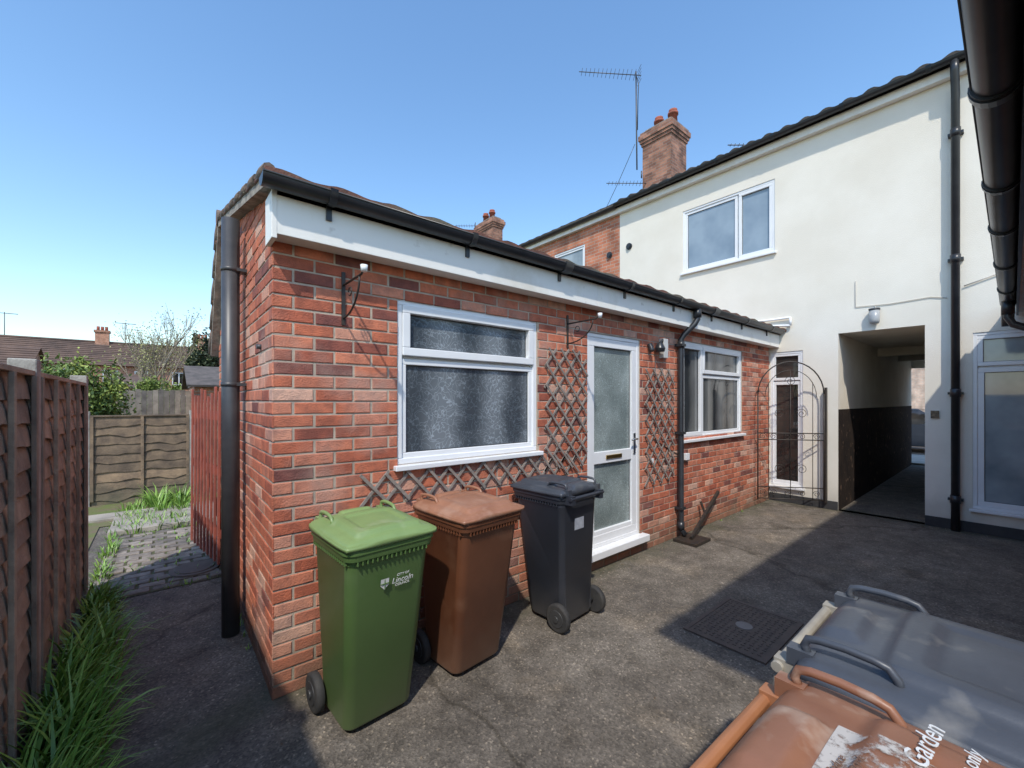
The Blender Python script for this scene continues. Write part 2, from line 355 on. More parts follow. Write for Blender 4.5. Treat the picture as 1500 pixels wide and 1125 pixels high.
for x in (2.6,5.3): gbracket(mb,'X',x,2.415,2.785,.058,w=.09)
mb.tube([(4.9,2.415,2.75),(4.9,2.415,2.62),(4.86,2.43,2.56),(4.80,2.53,2.44),(4.775,2.555,2.38),(4.775,2.555,.12),(4.775,2.5,.05)],.034,12)
mb.tube([(4.9,2.415,2.74),(4.9,2.415,2.64)],.045,12)
for z in (2.3,1.25,.35): mb.box(4.73,4.82,2.515,2.61,z,z+.03)
mb.tube([(4.775,2.555,2.36),(4.775,2.555,2.28)],.041,12); mb.tube([(4.775,2.555,.2),(4.775,2.555,.1)],.041,12)
mb.build('gutter_and_downpipe',blackpl,ext)
mb=MB(); PX,PY=.375,3.55
mb.tube([(PX,PY,0),(PX,PY,2.93)],.055,20)
for z in (1.75,2.56): 
    mb.tube([(PX,PY,z),(PX,PY,z+.03)],.059,20); mb.box(PX+.03,EX,PY-.05,PY+.05,z+.005,z+.025)
mb.build('soil_pipe',greypl,ext)
g_obs=glassmat('obscured_glass',(.055,.068,.08),(.19,.215,.235),bump=.35,scale=20,rough=.14,bands=.7)
g_door=glassmat('obscured_glass_door',(.12,.15,.145),(.27,.315,.305),bump=.4,scale=45,rough=.18)
g_clear=glassmat('clear_glass',(.03,.035,.04),(.16,.165,.16),bump=0,rough=.03,bands=.8)
g_clearX=glassmat('upper_window_glass',(.20,.26,.32),(.30,.37,.43),bump=0,rough=.04)
g_patio=glassmat('patio_glass',(.20,.24,.26),(.40,.45,.47),bump=0,rough=.04)
g_dark=glassmat('dark_glass',(.012,.014,.016),(.05,.045,.04),bump=0,rough=.03)
window(ext,'side_window',FY,*W1,[(1.235,2.438,1.257,1.935,.04,.03),(1.24,2.433,1.955,2.297,.055,.055)],g_obs)
window(ext,'kitchen_window',FY,*W2,[(4.94,5.47,1.2,2.358,.05,.05),(5.49,6.665,1.2,1.99,.04,.03),(5.49,6.665,2.01,2.358,.05,.05)],g_clear)
window(ext,'back_door',FY,3.13,4.01,.2,2.312,[(3.17,3.97,.23,2.272,.085,.04)],g_door,sill=False)
mb=MB(); mb.pb(FY,3.25,3.89,1.02,1.14,-.05,-.018); mb.pb(FY,3.25,3.89,.31,.36,-.05,-.02); mb.pb(FY,3.07,4.07,.13,.2,-.06,.09)
mb.build('door_rail_and_sill',upvc,ext,bevel=.006)
mb=MB(); mb.pb(FY,3.44,3.70,1.06,1.10,-.018,-.006); mb.build('letterbox',mat('brass',(.6,.42,.15),(.5,.35,.12),rough=.3,metal=1),ext,bevel=.004)
mb=MB(); mb.pb(FY,3.905,3.94,1.08,1.30,-.016,-.004); mb.tube([(3.92,EY+.01,1.24),(3.92,EY-.035,1.24),(3.82,EY-.035,1.235)],.009,8); mb.build('door_handle',mat('chrome',(.6,.6,.6),(.5,.5,.5),rough=.2,metal=1),ext)
mb=MB(); mb.pb(FY,4.2,4.26,.95,1.0,.006,.02); mb.pb(FY,4.93,5.02,.92,1.0,.006,.05); mb.build('wall_fittings',upvc,ext,bevel=.003)
mb=MB(); mb.tube([(EX-.03,2.95,1.98),(EX+.01,2.95,1.98)],.015,10); mb.tube([(4.3,EY-.012,2.14),(4.3,EY-.012,1.2),(4.9,EY-.012,.96)],.005,5); mb.build('overflow_and_cable',greypl,ext)
# ---------------------------------------------------------------- white house
wh=empty('white_rendered_house'); WX=('X',HX)
PS=(.755,1.687,0,2.66)
SD=(2.14,2.60,.26,2.45); UW=(2.537,4.138,4.125,5.335); GW=(-.9,.326,.3,2.5)
mb=MB(); wallq(mb,WX,-4,5.6,0,5.85,[PS,SD,UW,GW],.12)
FXx=14.85
mb.face([(FXx,-4,0),(FXx,.755,0),(FXx,.755,2.48),(FXx,-4,2.48)]); mb.face([(FXx,1.687,0),(FXx,5.6,0),(FXx,5.6,2.48),(FXx,1.687,2.48)]); mb.face([(FXx,-4,2.48),(FXx,5.6,2.48),(FXx,5.6,5.85),(FXx,-4,5.85)])
mb.face([(HX,-4,0),(FXx,-4,0),(FXx,-4,5.85),(11.3,-4,7.7),(HX,-4,5.85)])
mb.build('walls',render_w,wh)
pw=mat('passage_paint',(.84,.78,.66),(.72,.65,.53),rough=.8,scale=1.5,bump=.3,bscale=40)
pdark=mat('passage_dark_paint',(.020,.016,.015),(.038,.027,.022),rough=.85,spec=.15,scale=5,bump=.6,bscale=18,dark=(9,.62,.70,(.17,.11,.08)))
mb=MB()
mb.box(HX+.12,FXx,1.687,1.79,1.52,2.66,0); mb.box(HX+.12,FXx,.65,.755,0,2.66,0); mb.box(HX+.12,FXx,.65,1.79,2.66,2.72,0)
mb.box(HX+.12,FXx,1.683,1.79,0,1.52,1); mb.box(HX+.002,HX+.13,1.6835,1.69,0,1.52,1)
mb.box(10.6,10.75,.757,1.684,2.5,2.655,0); mb.box(12.9,13.0,.757,1.684,2.55,2.655,0)
mb.build('passage',[pw,pdark],wh)
mb=MB()
for a,b in ((-4,.753),(1.689,2.61)): mb.box(HX-.022,HX-.001,a,b,0,.13)
mb.build('black_plinth',mat('plinth_paint',(.03,.03,.032),(.05,.05,.05),rough=.7,scale=6),wh,bevel=.004)
mb=MB(); mb.box(HX-.10,HX-.002,-4,5.6,5.78,5.90); mb.build('eaves_board',whitepaint,wh,bevel=.004)
mb=MB(); tileroof(mb,(HX-.19,-4,5.965),(0,1,0),9.6,(3.6,0,1.72),4.0,wave=.26,A=.022,course=.33,step=.026,seg=8)
tileroof(mb,(15.0,-4,5.965),(0,1,0),9.6,(-3.6,0,1.72),4.0,wave=.26,A=.022,course=.33,step=.026,seg=8)
mb.tube([(11.3,-4,7.7),(11.3,5.6,7.7)],.1,10)
mb.build('pantile_roof',tileG,wh,solid=.018)
mb=MB(); gutter(mb,'Y',-4,5.6,HX-.2,5.945,.055)
y=-3.8
while y<5.6: gbracket(mb,'Y',y,HX-.2,5.945,.055,w=.05); y+=.9
mb.tube([(HX-.2,.47,5.9),(HX-.2,.47,5.78),(HX-.08,.47,5.55),(HX-.08,.47,0)],.042,14)
for z in (1.7,3.4,5.0,.35): mb.tube([(HX-.08,.47,z),(HX-.08,.47,z+.1)],.05,14); mb.box(HX-.08,HX,.40,.54,z+.03,z+.06)
mb.build('gutter_and_downpipe',blackpl,wh)
window(wh,'bedroom_window',WX,*UW,[(2.575,3.11,4.16,5.295,.05,.045),(3.13,4.10,4.16,5.295,.05,.03)],g_clearX)
window(wh,'narrow_door',WX,2.14,2.60,.26,2.45,[(2.165,2.575,.3,1.96,.05,.03),(2.165,2.575,1.98,2.42,.045,.04)],g_dark,sill=True)
window(wh,'patio_window',WX,*GW,[(-.86,.29,.34,2.06,.06,.03),(-.86,.29,2.08,2.46,.05,.04)],g_patio)
mb=MB(); mb.tube([(HX-.03,5.35,5.0),(HX,5.35,5.0)],.07,14); mb.tube([(HX-.05,5.35,5.0),(HX-.03,5.35,5.0)],.045,14)
mb.tube([(HX-.03,5.87,4.95),(HX,5.87,4.95)],.07,14); mb.tube([(HX-.05,5.87,4.95),(HX-.03,5.87,4.95)],.045,14)
mb.build('vents',blackpl,wh)
mb=MB(); mb.tube([(HX-.01,1.48,3.4),(HX-.01,1.48,3.02),(HX-.01,1.1,3.0),(HX-.01,.7,3.02),(HX-.01,.55,2.98)],.005,6); mb.tube([(HX-.01,1.26,3.0),(HX-.01,1.26,2.95)],.005,6)
mb.tube([(HX-.02,.40,3.1),(HX-.02,.1,3.2)],.007,6); mb.build('cables',mat('cable_cream',(.55,.52,.46),(.45,.42,.37)),wh)
mb=MB(); mb.tube([(HX-.04,2.3,2.99),(HX-.04,3.3,2.99)],.018,8); mb.tube([(HX-.04,2.3,2.86),(HX-.04,2.95,2.93)],.018,8); mb.tube([(HX-.04,2.3,2.99),(HX-.04,2.3,2.86)],.018,8); mb.build('waste_pipe',upvc,wh)
mb=MB(); mb.box(HX-.02,HX-.001,.62,.70,1.42,1.52); mb.build('house_number_plate',mat('plate',(.05,.04,.03),(.25,.18,.1),scale=30),wh,bevel=.003)
pl=empty('passage_wall_lamp')
mb=MB(); mb.tube([(HX-.07,1.26,2.74),(HX-.07,1.26,2.78),(HX-.07,1.26,2.93)],[.05,.06,.06],14,0); mb.tube([(HX-.07,1.26,2.93),(HX-.07,1.26,2.955)],.064,14,1); mb.box(HX-.05,HX-.001,1.22,1.30,2.80,2.93,1)
mb.build('lamp_body',[mat('lamp_diffuser',(.42,.43,.43),(.36,.37,.37),rough=.3),greypl],pl)
# ---------------------------------------------------------------- neighbour brick house
nb=empty('brick_terrace_house')
brN=brickshader('brick_neighbour','X',(.42,.14,.075),(.52,.2,.11))
mb=MB(); NW=(6.6,7.62,4.0,5.42); wallq(mb,WX,5.602,34,0,5.85,[NW],.1); mb.face([(FXx,5.6,0),(FXx,34,0),(FXx,34,5.85),(FXx,5.6,5.85)]); mb.face([(HX,34,0),(FXx,34,0),(FXx,34,5.85),(11.3,34,7.7),(HX,34,5.85)]);mb.build('walls',brN,nb)
window(nb,'landing_window',WX,*NW,[(6.64,7.58,4.04,5.38,.05,.03)],g_patio)
mb=MB(); mb.box(HX-.09,HX-.001,5.602,34,5.78,5.9); mb.build('fascia_board',whitepaint,nb)
mb=MB(); gutter(mb,'Y',5.61,34,HX-.15,5.93,.055); mb.build('gutter',blackpl,nb)
mb=MB(); tileroof(mb,(HX-.17,5.61,5.96),(0,1,0),28.4,(3.6,0,1.72),4.0,wave=.3,A=.006,course=.33,step=.02,seg=4); tileroof(mb,(15,5.61,5.96),(0,1,0),28.4,(-3.6,0,1.72),4.0,wave=.3,A=.006,course=.33,step=.02,seg=4); mb.build('slate_roof',tileG,nb,solid=.02)
brC=brickshader('brick_chimney','X',(.17,.075,.05),(.40,.19,.12),(.24,.21,.18)); brCy=brickshader('brick_chimney_y','Y',(.17,.075,.05),(.40,.19,.12),(.24,.21,.18))
clay=mat('clay_pot',(.38,.1,.06),(.24,.08,.05),rough=.8,scale=10)
def chimney(name,x0,x1,y0,y1,z0,z1,pots,pr=.13):
    e=empty(name)
    def b(a,X0,X1,Y0,Y1,Z0,Z1):
        a.box(X0,X1,Y0,Y1,Z0,Z1)
        for k in range(6): a.m[-6+k]=1 if k in(2,4) else (2 if k<2 else 0)
    a=MB(); b(a,x0,x1,y0,y1,z0,z1-.42)
    zz=z1-.42
    for o,h in ((.03,.08),(.06,.08),(.09,.14),(.05,.08)):
        b(a,x0-o,x1+o,y0-o,y1+o,zz+.001,zz+h); zz+=h
    a.box(x0+.05,x1-.05,y0+.05,y1-.05,z1-.05,z1+.05,2)
    a.build('stack',[brC,brCy,verge],e)
    p=MB()
    for (px,py) in pots:
        p.tube([(px,py,z1),(px,py,z1+.3),(px,py,z1+.3),(px,py,z1+.36)],[pr,pr*.85,pr*1.1,pr*1.1],14); p.tube([(px,py,z1+.36),(px,py,z1+.44)],[pr*.7,pr*.9],14)
    p.build('pots',clay,e); return e
chimney('brick_chimney_stack',10.6,11.42,5.95,6.83,6.6,9.35,[(11,6.12),(11,6.55)])
chimney('brick_chimney_stack',10.6,11.1,13.9,15.1,6.6,9.35,[(10.85,14.3),(10.85,14.75)])
alu=mat('aluminium',(.12,.12,.13),(.09,.09,.09),rough=.5,metal=.3)
def yagi(name,base,top,bm,ln,ang,n,el=.14,tilt=0,back=True):
    e=empty(name); a=MB(); a.tube([base,top],.02,8)
    d=Vector((math.cos(ang),math.sin(ang),tilt)); t=Vector(bm); a.tube([t-d*.15,t+d*ln],.012,6)
    s=Vector((0,0,1)); pp=Vector((-d.y,d.x,0))
    for i in range(n):
        p=t+d*(ln*(i+.3)/n); l=el*(1-.35*i/n); a.tube([p-s*l*.5-pp*l,p+s*l*.5+pp*l],.006,5)
    if back:
        for k in (-.2,-.1,0,.1,.2): a.tube([t-d*.1+Vector((0,0,k))-pp*.15,t-d*.1+Vector((0,0,k))+pp*.15],.006,5)
    a.build('aerial',alu,e)
la=math.radians(140.1)
yagi('tv_aerial',(10.5,6.95,8.3),(10.45,6.95,11.1),(10.45,6.95,11.0),1.65,la+.05,14,el=.13,tilt=.02)
yagi('tv_aerial',(10.5,6.8,8.0),(10.5,6.8,8.2),(10.5,6.8,7.85),1.0,la,10,el=.08,back=False)
yagi('tv_aerial',(10.6,15.2,8.0),(10.6,15.2,9.5),(10.6,15.2,9.35),.9,la,8,el=.1,back=False)
yagi('tv_aerial',(9.7,3.75,6.8),(9.7,3.75,7.2),(9.7,3.75,7.2),.35,la,4,el=.04,back=False)
a=MB(); pts=[]
for i in range(11):
    t=i/10; pts.append((10.4,6.95+3.0*t,9.0-2.8*t-.6*math.sin(math.pi*t)))
a.tube(pts,.008,5); a.tube([(10.42,6.93,11.0),(10.35,6.8,10.6),(10.4,6.85,10.2),(10.45,6.9,9.4)],.012,5); a.build('aerial_cable',blackpl)
# ---------------------------------------------------------------- right building (near camera)
rb=empty('neighbouring_extension'); RX=1.12
brR=brickshader('brick_right','Y',(.42,.14,.075),(.52,.2,.11))
mb=MB(); mb.box(RX+.1,HX-.03,-3.5,-.62,0,2.7); mb.build('walls',brR,rb)
mb=MB(); mb.box(RX,HX-.03,-.62,-.04,2.70,2.72); mb.build('soffit',whitepaint,rb)
mb=MB(); mb.box(RX,HX-.03,-.04,-.022,2.66,2.80); mb.build('fascia',blackpl,rb)
mb=MB(); tileroof(mb,(RX,0.0,2.82),(1,0,0),HX-.03-RX,(0,-3,.6),3.2,wave=.3,A=.012,step=.02,seg=6); mb.build('roof',tileR,rb,solid=.015)
mb=MB(); gutter(mb,'X',RX,7.5,.037,2.765,.058)
for x in (1.4,2.25,3.25,4.1,5.2,6.4): gbracket(mb,'X',x,.037,2.765,.06,w=.07); gbracket(mb,'X',x,.037,2.765,.064,w=.03)
mb.tube([(7.0,.037,2.72),(7.0,.037,2.55),(7.0,.0,2.47),(7.0,-.3,2.3),(7.0,-.55,2.15),(7.0,-.57,.05)],.036,12); mb.tube([(7.0,.037,2.73),(7.0,.037,2.58)],.05,12)
mb.tube([(7.4,.04,2.73),(7.4,.04,2.5)],.05,12)
mb.build('gutter',blackpl,rb)
# ---------------------------------------------------------------- bins
def rr(w,d,r,n=5):
    o=[]
    for cx,cy,a0 in ((w/2-r,d/2-r,0),(-w/2+r,d/2-r,90),(-w/2+r,-d/2+r,180),(w/2-r,-d/2+r,270)):
        for i in range(n+1):
            a=math.radians(a0+90*i/n); o.append((cx+r*math.cos(a),cy+r*math.sin(a)))
    return o
def loft(mb,rings,m=0,capb=True,capt=False):
    i0=len(mb.v); n=None
    for (z,w,d,yo,r) in rings:
        p=rr(w,d,r); n=len(p); mb.v+=[(x,y+yo,z) for x,y in p]
    for j in range(len(rings)-1):
        for t in range(n): t2=(t+1)%n; mb.addf([i0+j*n+t,i0+j*n+t2,i0+(j+1)*n+t2,i0+(j+1)*n+t],m,.5,True)
    if capb: mb.addf([i0+t for t in range(n)][::-1],m)
    if capt: mb.addf([i0+(len(rings)-1)*n+t for t in range(n)],m)
def ss(a,b,x):
    t=max(0,min(1,(x-a)/(b-a))); return t*t*(3-2*t)
def hgt(u,v):
    dome=.022*(1-u*u)*(1-.45*v*v)+.010*ss(-1,1,v)
    box=(1-ss(.66,.74,abs(u)))*ss(-.84,-.76,v)*(1-ss(.46,.56,v))
    inner=(1-ss(.46,.52,abs(u)))*ss(-.6,-.54,v)*(1-ss(.24,.32,v))
    hump=.014*ss(.66,.74,v)*(1-ss(.92,1,v))*(1-ss(.32,.38,abs(u)))
    edge=-.02*max(abs(u),abs(v))**14
    wob=.002*noise.noise(Vector((u*2,v*2,0)))
    return dome+.018*box-.010*inner+hump+edge+wob
def bin_(loc,rot,body,lid,W=.48,D=.55,H=1.06):
    e=empty('wheelie_bin',loc,rot)
    w=W-.04; d=D-.06; zt=H-.09
    b=MB()
    loft(b,[(.035,w*.80,d*.66,d*.13,.05),(.05,w*.82,d*.69,d*.125,.05),(.36,w*.875,d*.79,d*.082,.05),(.362,w*.88,d*.795,d*.082,.05),(zt-.09,w*.97,d*.97,.01,.05),(zt-.085,w*.985,d*.985,.008,.05),(zt-.06,w*.99,d*.99,.005,.05),(zt-.058,w+.018,d+.018,0,.055),(zt-.03,w+.022,d+.022,0,.055),(zt-.028,w+.034,d+.034,0,.055),(zt,w+.034,d+.034,0,.055),(zt,w*.95,d*.95,0,.04)],0,capt=True)
    k=int(w/.026)
    for i in range(k):
        x=-w/2+.04+(w-.08)*i/(k-1); b.box(x-.003,x+.003,-d/2-.007,-d/2+.02,zt-.08,zt-.05)
    k=int(d/.028)
    for s in (-1,1):
        for i in range(k):
            y=-d/2+.04+(d-.08)*i/(k-1); b.box(s*(w/2)-.008,s*(w/2)+.008,y-.003,y+.003,zt-.08,zt-.05)
        b.box(s*(w/2-.05)-.02,s*(w/2-.05)+.02,d/2,d/2+.075,zt-.06,zt+.005)
    b.tube([(-w/2+.02,d/2+.065,zt-.015),(w/2-.02,d/2+.065,zt-.015)],.014,10)
    b.box(-w*.36,w*.36,d*.36,d*.47,.06,.22)
    b.build('body',body,e,bevel=.003)
    l=MB(); nx,ny=48,52; LW,LD=W+.005,D-.015
    for j in range(ny+1):
        v=-1+2*j/ny
        for i in range(nx+1):
            u=-1+2*i/nx
            l.v.append((LW/2*u*(1-.045*v**6),LD/2*v*(1-.045*u**6),zt+.032+hgt(u,v)))
    for j in range(ny):
        for i in range(nx): a=j*(nx+1)+i; l.addf([a,a+1,a+nx+2,a+nx+1],0,.5,True)
    per=[i for i in range(nx+1)]+[j*(nx+1)+nx for j in range(1,ny+1)]+[ny*(nx+1)+i for i in range(nx-1,-1,-1)]+[j*(nx+1) for j in range(ny-1,0,-1)]
    k=len(per); prev=per; base=[l.v[q] for q in per]
    for (dz,sc) in ((-.012,1.012),(-.034,1.018),(-.036,.985)):
        st=len(l.v)
        for x,y,z in base: l.v.append((x*sc,y*sc,zt+.032+dz))
        cur=list(range(st,st+k))
        for t in range(k): l.addf([prev[t],cur[t],cur[(t+1)%k],prev[(t+1)%k]],0,.5,True)
        prev=cur
    for s in (-1,1):
        x=s*(W/2-.065); y0=D/2-.03; z=zt+.04
        q=[Vector(p) for p in ((x,y0,z-.01),(x,y0+.012,z+.015),(x,y0+.004,z+.034),(x,y0-.02,z+.04),(x,y0-.07,z+.043),(x,y0-.12,z+.04),(x,y0-.145,z+.034),(x,y0-.16,z+.015),(x,y0-.165,z-.004))]
        l.tube(q,.0095,10)
        l.box(x-.018,x+.018,y0-.01,y0+.045,zt+.005,zt+.045)
    l.build('lid',lid,e,)
    wl=MB(); wr=.1
    for s in (-1,1):
        a0=s*(w*.44); a1=a0+s*.045
        wl.tube([(a0,d*.44,wr),(a0+s*.006,d*.44,wr),(a1-s*.006,d*.44,wr),(a1,d*.44,wr)],[wr-.012,wr,wr,wr-.012],28,0)
        wl.tube([(a1-.001*s,d*.44,wr),(a1+s*.004,d*.44,wr)],[wr*.62,wr*.58],20,1); wl.tube([(a1,d*.44,wr),(a1+s*.014,d*.44,wr)],.022,12,1)
    wl.tube([(-w*.44,d*.44,wr),(w*.44,d*.44,wr)],.012,10,1)
    wl.build('wheels',[mat('rubber',(.025,.025,.027),(.05,.047,.043),rough=.8,scale=12),mat('wheel_hub',(.03,.03,.033),(.05,.05,.05),rough=.45)],e)
    return e,w,d,zt
def text(parent,s,size,loc,rot,m,align='CENTER'):
    c=bpy.data.curves.new('lettering','FONT'); c.body=s; c.size=size; c.extrude=.0006; c.align_x=align; c.resolution_u=3; c.space_line=.8
    o=bpy.data.objects.new('lettering',c); scene.collection.objects.link(o); o.parent=parent; o.location=loc; o.rotation_euler=rot; c.materials.append(m); c.shear=.25; return o
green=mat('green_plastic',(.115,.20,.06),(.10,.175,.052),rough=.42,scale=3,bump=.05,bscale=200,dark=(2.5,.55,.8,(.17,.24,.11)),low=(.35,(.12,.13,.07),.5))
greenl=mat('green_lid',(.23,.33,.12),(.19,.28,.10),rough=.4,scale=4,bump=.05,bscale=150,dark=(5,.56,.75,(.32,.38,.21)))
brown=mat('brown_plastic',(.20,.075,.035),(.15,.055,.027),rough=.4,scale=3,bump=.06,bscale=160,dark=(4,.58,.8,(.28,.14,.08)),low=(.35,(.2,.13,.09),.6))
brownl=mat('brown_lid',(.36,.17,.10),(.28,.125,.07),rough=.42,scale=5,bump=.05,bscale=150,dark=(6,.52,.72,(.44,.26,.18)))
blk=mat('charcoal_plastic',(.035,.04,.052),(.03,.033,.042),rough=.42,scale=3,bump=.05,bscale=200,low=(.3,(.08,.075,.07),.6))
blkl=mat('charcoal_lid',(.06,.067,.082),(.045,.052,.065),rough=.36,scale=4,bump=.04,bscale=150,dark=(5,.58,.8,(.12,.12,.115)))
fgl=mat('faded_grey_lid',(.075,.083,.098),(.055,.061,.073),rough=.4,scale=4,bump=.05,bscale=120,dark=(9,.58,.74,(.17,.165,.155)))
fbl=mat('faded_brown_lid',(.30,.135,.075),(.23,.10,.055),rough=.42,scale=5,bump=.05,bscale=120,dark=(9,.56,.7,(.42,.29,.21)))
greybody=mat('dusty_grey_body',(.42,.38,.30),(.28,.25,.21),rough=.6,scale=7)
brownbody=mat('sunlit_brown_body',(.42,.18,.08),(.32,.13,.06),rough=.5,scale=5)  # lighter than the other brown bin: sunlight on the rim put into the colour
lett=mat('white_print',(.75,.75,.72),(.6,.6,.57),rough=.6,scale=40)
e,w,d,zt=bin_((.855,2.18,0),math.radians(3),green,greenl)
yf=lambda z:-d*.985/2+ (zt-.085-z)*( (d*.985/2-.008)-(d*.797/2-.082*d) )/(zt-.447)
tl=math.radians(90+7.5)
text(e,'CITY OF',.018,(.055,yf(.785)-.006,.785),(tl,0,0),lett); text(e,'Lincoln',.04,(.055,yf(.752)-.006,.752),(tl,0,0),lett); text(e,'COUNCIL',.018,(.055,yf(.735)-.006,.735),(tl,0,0),lett)
s=MB()
s.face([(-.06,yf(.79)-.006,.79),(-.06,yf(.757)-.006,.757),(-.039,yf(.735)-.006,.735),(-.018,yf(.757)-.006,.757),(-.018,yf(.79)-.006,.79)],0)
s.box(-.041,-.037,yf(.77)-.0085,yf(.77)-.0062,.738,.788,1); s.box(-.059,-.019,yf(.77)-.009,yf(.77)-.0062,.764,.768,1); s.build('crest',[lett,green],e)
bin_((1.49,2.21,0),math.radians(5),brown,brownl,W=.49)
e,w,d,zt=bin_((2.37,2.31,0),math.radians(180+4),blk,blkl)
s=MB(); s.box(-.045,.065,d/2*.96,d/2*.985+.004,.70,.81); s.build('number_sticker',mat('sticker',(.4,.42,.46),(.3,.32,.36),rough=.6,scale=30),e)
bin_((1.44,.03,0),0,greybody,fgl,W=.57,D=.64,H=1.08)
e2,w,d,zt=bin_((.84,.01,0),math.radians(-1),brownbody,fbl,W=.57,D=.64,H=1.08)
LW,LD=.575,.625
def onlid(x,y,o=.0025): return (x,y,zt+.032+hgt(x/(LW/2),y/(LD/2))+o)
wornm=bpy.data.materials.new('worn_sticker'); wornm.use_nodes=True; nt=wornm.node_tree; b_=nt.nodes['Principled BSDF']; b_.inputs['Base Color'].default_value=(.52,.48,.43,1); b_.inputs['Roughness'].default_value=.6
tc=nt.nodes.new('ShaderNodeTexCoord'); nn=nt.nodes.new('ShaderNodeTexNoise'); nn.inputs['Scale'].default_value=18; nn.inputs['Detail'].default_value=9; nn.inputs['Roughness'].default_value=.7; rp=nt.nodes.new('ShaderNodeValToRGB'); rp.color_ramp.elements[0].position=.45; rp.color_ramp.elements[1].position=.56
nt.links.new(tc.outputs['Object'],nn.inputs['Vector']); nt.links.new(nn.outputs['Fac'],rp.inputs['Fac']); nt.links.new(rp.outputs['Color'],b_.inputs['Alpha'])
s=MB(); n_=14
for i in range(n_+1):
    for j in range(n_+1): s.v.append(onlid(-.10+.22*i/n_,.07+.13*j/n_))
for i in range(n_):
    for j in range(n_): a=i*(n_+1)+j; s.addf([a,a+n_+1,a+n_+2,a+1],0,.5,True)
s.build('worn_label',wornm,e2)
for t_,sz,x_,y_ in (('Garden',.045,.15,.075),('waste only',.03,.14,.03),('Reduce',.018,.0,.17),('Recycle',.018,.0,.145)):
    p=onlid(x_,y_,.006); text(e2,t_,sz,p,(0,0,math.radians(-4)),lett if sz>.02 else brown)
# ---------------------------------------------------------------- trellis
wood=mat('weathered_wood',(.33,.28,.24),(.19,.16,.14),rough=.9,scale=12,bump=.4,bscale=60)
def trellis(u0,u1,z0,z1,slope=1.0,sp=.13):
    e=MB()
    for sg,n in ((1,.012),(-1,.024)):
        for k in range(-60,60):
            c=k*sp; pts=[]
            for u in (u0,u1):
                z=z0+sg*slope*(u-u0)+c
                if z0<=z<=z1: pts.append((u,z))
            for z in (z0,z1):
                u=u0+(z-z0-c)/(sg*slope)
                if u0<u<u1: pts.append((u,z))
            if len(pts)>=2:
                p,q=pts[0],pts[1]
                if math.hypot(p[0]-q[0],p[1]-q[1])<.05: continue
                dx,dz=(q[0]-p[0]),(q[1]-p[1]); l=math.hypot(dx,dz); ex=U(.01,.03)/l
                e.beam((p[0]-dx*ex+U(-.004,.004),EY-.006-n,p[1]-dz*ex),(q[0]+dx*ex,EY-.006-n,q[1]+dz*ex+U(-.004,.004)),.02,.008,(0,1,0))
    return e.build('garden_trellis',wood,bevel=.001,seg=1)
trellis(2.56,3.08,1.06,2.1,1.15,.18); trellis(4.10,4.68,.72,2.0,1.15,.18); trellis(.96,3.0,1.0,1.17,1.1,.17)
def bracket(x,z0,z1,ln):
    e=empty('hanging_basket_bracket'); b=MB(); y=EY-.008
    b.beam((x,y-.004,z0),(x,y-.004,z1),.022,.007,(0,1,0))
    za=z1-.08
    b.tube([(x,y-.005,za),(x,y-ln+.03,za),(x,y-ln,za+.015),(x,y-ln-.01,za+.035)],.007,6)
    pts=[(x,y-.01-.8*ln*math.sin(t*math.pi/2),z0+.04+(za-z0-.04)*(1-math.cos(t*math.pi/2))) for t in [i/8 for i in range(9)]]
    b.tube(pts,.006,6); b.tube([(x,y-.12+.025*math.cos(a),za-.06+.025*math.sin(a)) for a in [i*math.pi/5 for i in range(10)]],.004,5)
    b.build('arm',iron,e); c=MB(); c.tube([(x,y-ln-.012,za+.005),(x,y-ln-.012,za+.04)],[.017,.02],12); c.build('end_cap',upvc,e)
bracket(.847,2.11,2.43,.33); bracket(2.842,2.13,2.43,.36)
e=empty('door_lantern'); b=MB(); X=4.36
b.box(X+.03,X+.12,EY-.07,EY-.006,2.14,2.36,1); b.tube([(X-.06,EY-.07,2.2),(X-.06,EY-.07,2.24),(X-.06,EY-.07,2.3)],[.05,.06,.03],14,0); b.tube([(X-.06,EY-.07,2.3),(X,EY-.07,2.34),(X+.03,EY-.04,2.3)],.012,8,0); b.tube([(X-.2,EY-.06,2.2),(X-.19,EY-.02,2.28)],.03,10,0)
b.build('lamp',[blackpl,mat('lamp_box',(.6,.6,.58),(.5,.5,.48),rough=.5)],e,bevel=.004)
b=MB(); b.beam((4.72,2.40,.05),(5.75,2.55,.42),.05,.03,(0,1,0)); b.beam((5.3,2.5,.18),(5.3,2.57,.36),.03,.02,(0,1,0)); b.box(4.6,4.95,2.28,2.56,.0,.035); b.build('boot_scraper_rail',iron,bevel=.003)
b=MB(); b.box(2.92,3.60,1.02,1.5,0,.008,0)
for i in range(17):
    for j in range(12):
        x=2.955+i*.039;y=1.05+j*.0385
        if math.hypot(x-3.26,y-1.26)>.07: b.beam((x-.012,y,.010),(x+.012,y,.010),.009,.004,(0,0,1)) if (i+j)%2 else b.beam((x,y-.012,.010),(x,y+.012,.010),.009,.004,(0,0,1))
for a in ((2.89,2.92,.99,1.53),(3.6,3.63,.99,1.53),(2.92,3.6,.99,1.02),(2.92,3.6,1.5,1.53)): b.box(*a,0,.012)
b.tube([(3.26,1.26,0),(3.26,1.26,.012)],.055,20,1)
b.build('manhole_cover',[mat('cast_iron',(.09,.07,.058),(.125,.095,.075),rough=.7,scale=12),mat('cast_iron_boss',(.24,.22,.2),(.16,.15,.13),rough=.6)])
b=MB(); b.tube([(.25,5.1,0),(.25,5.1,.03)],.2,24); b.tube([(.25,5.1,.03),(.25,5.1,.036)],[.16,.15],24); b.build('manhole_cover',mat('cast_iron',()))
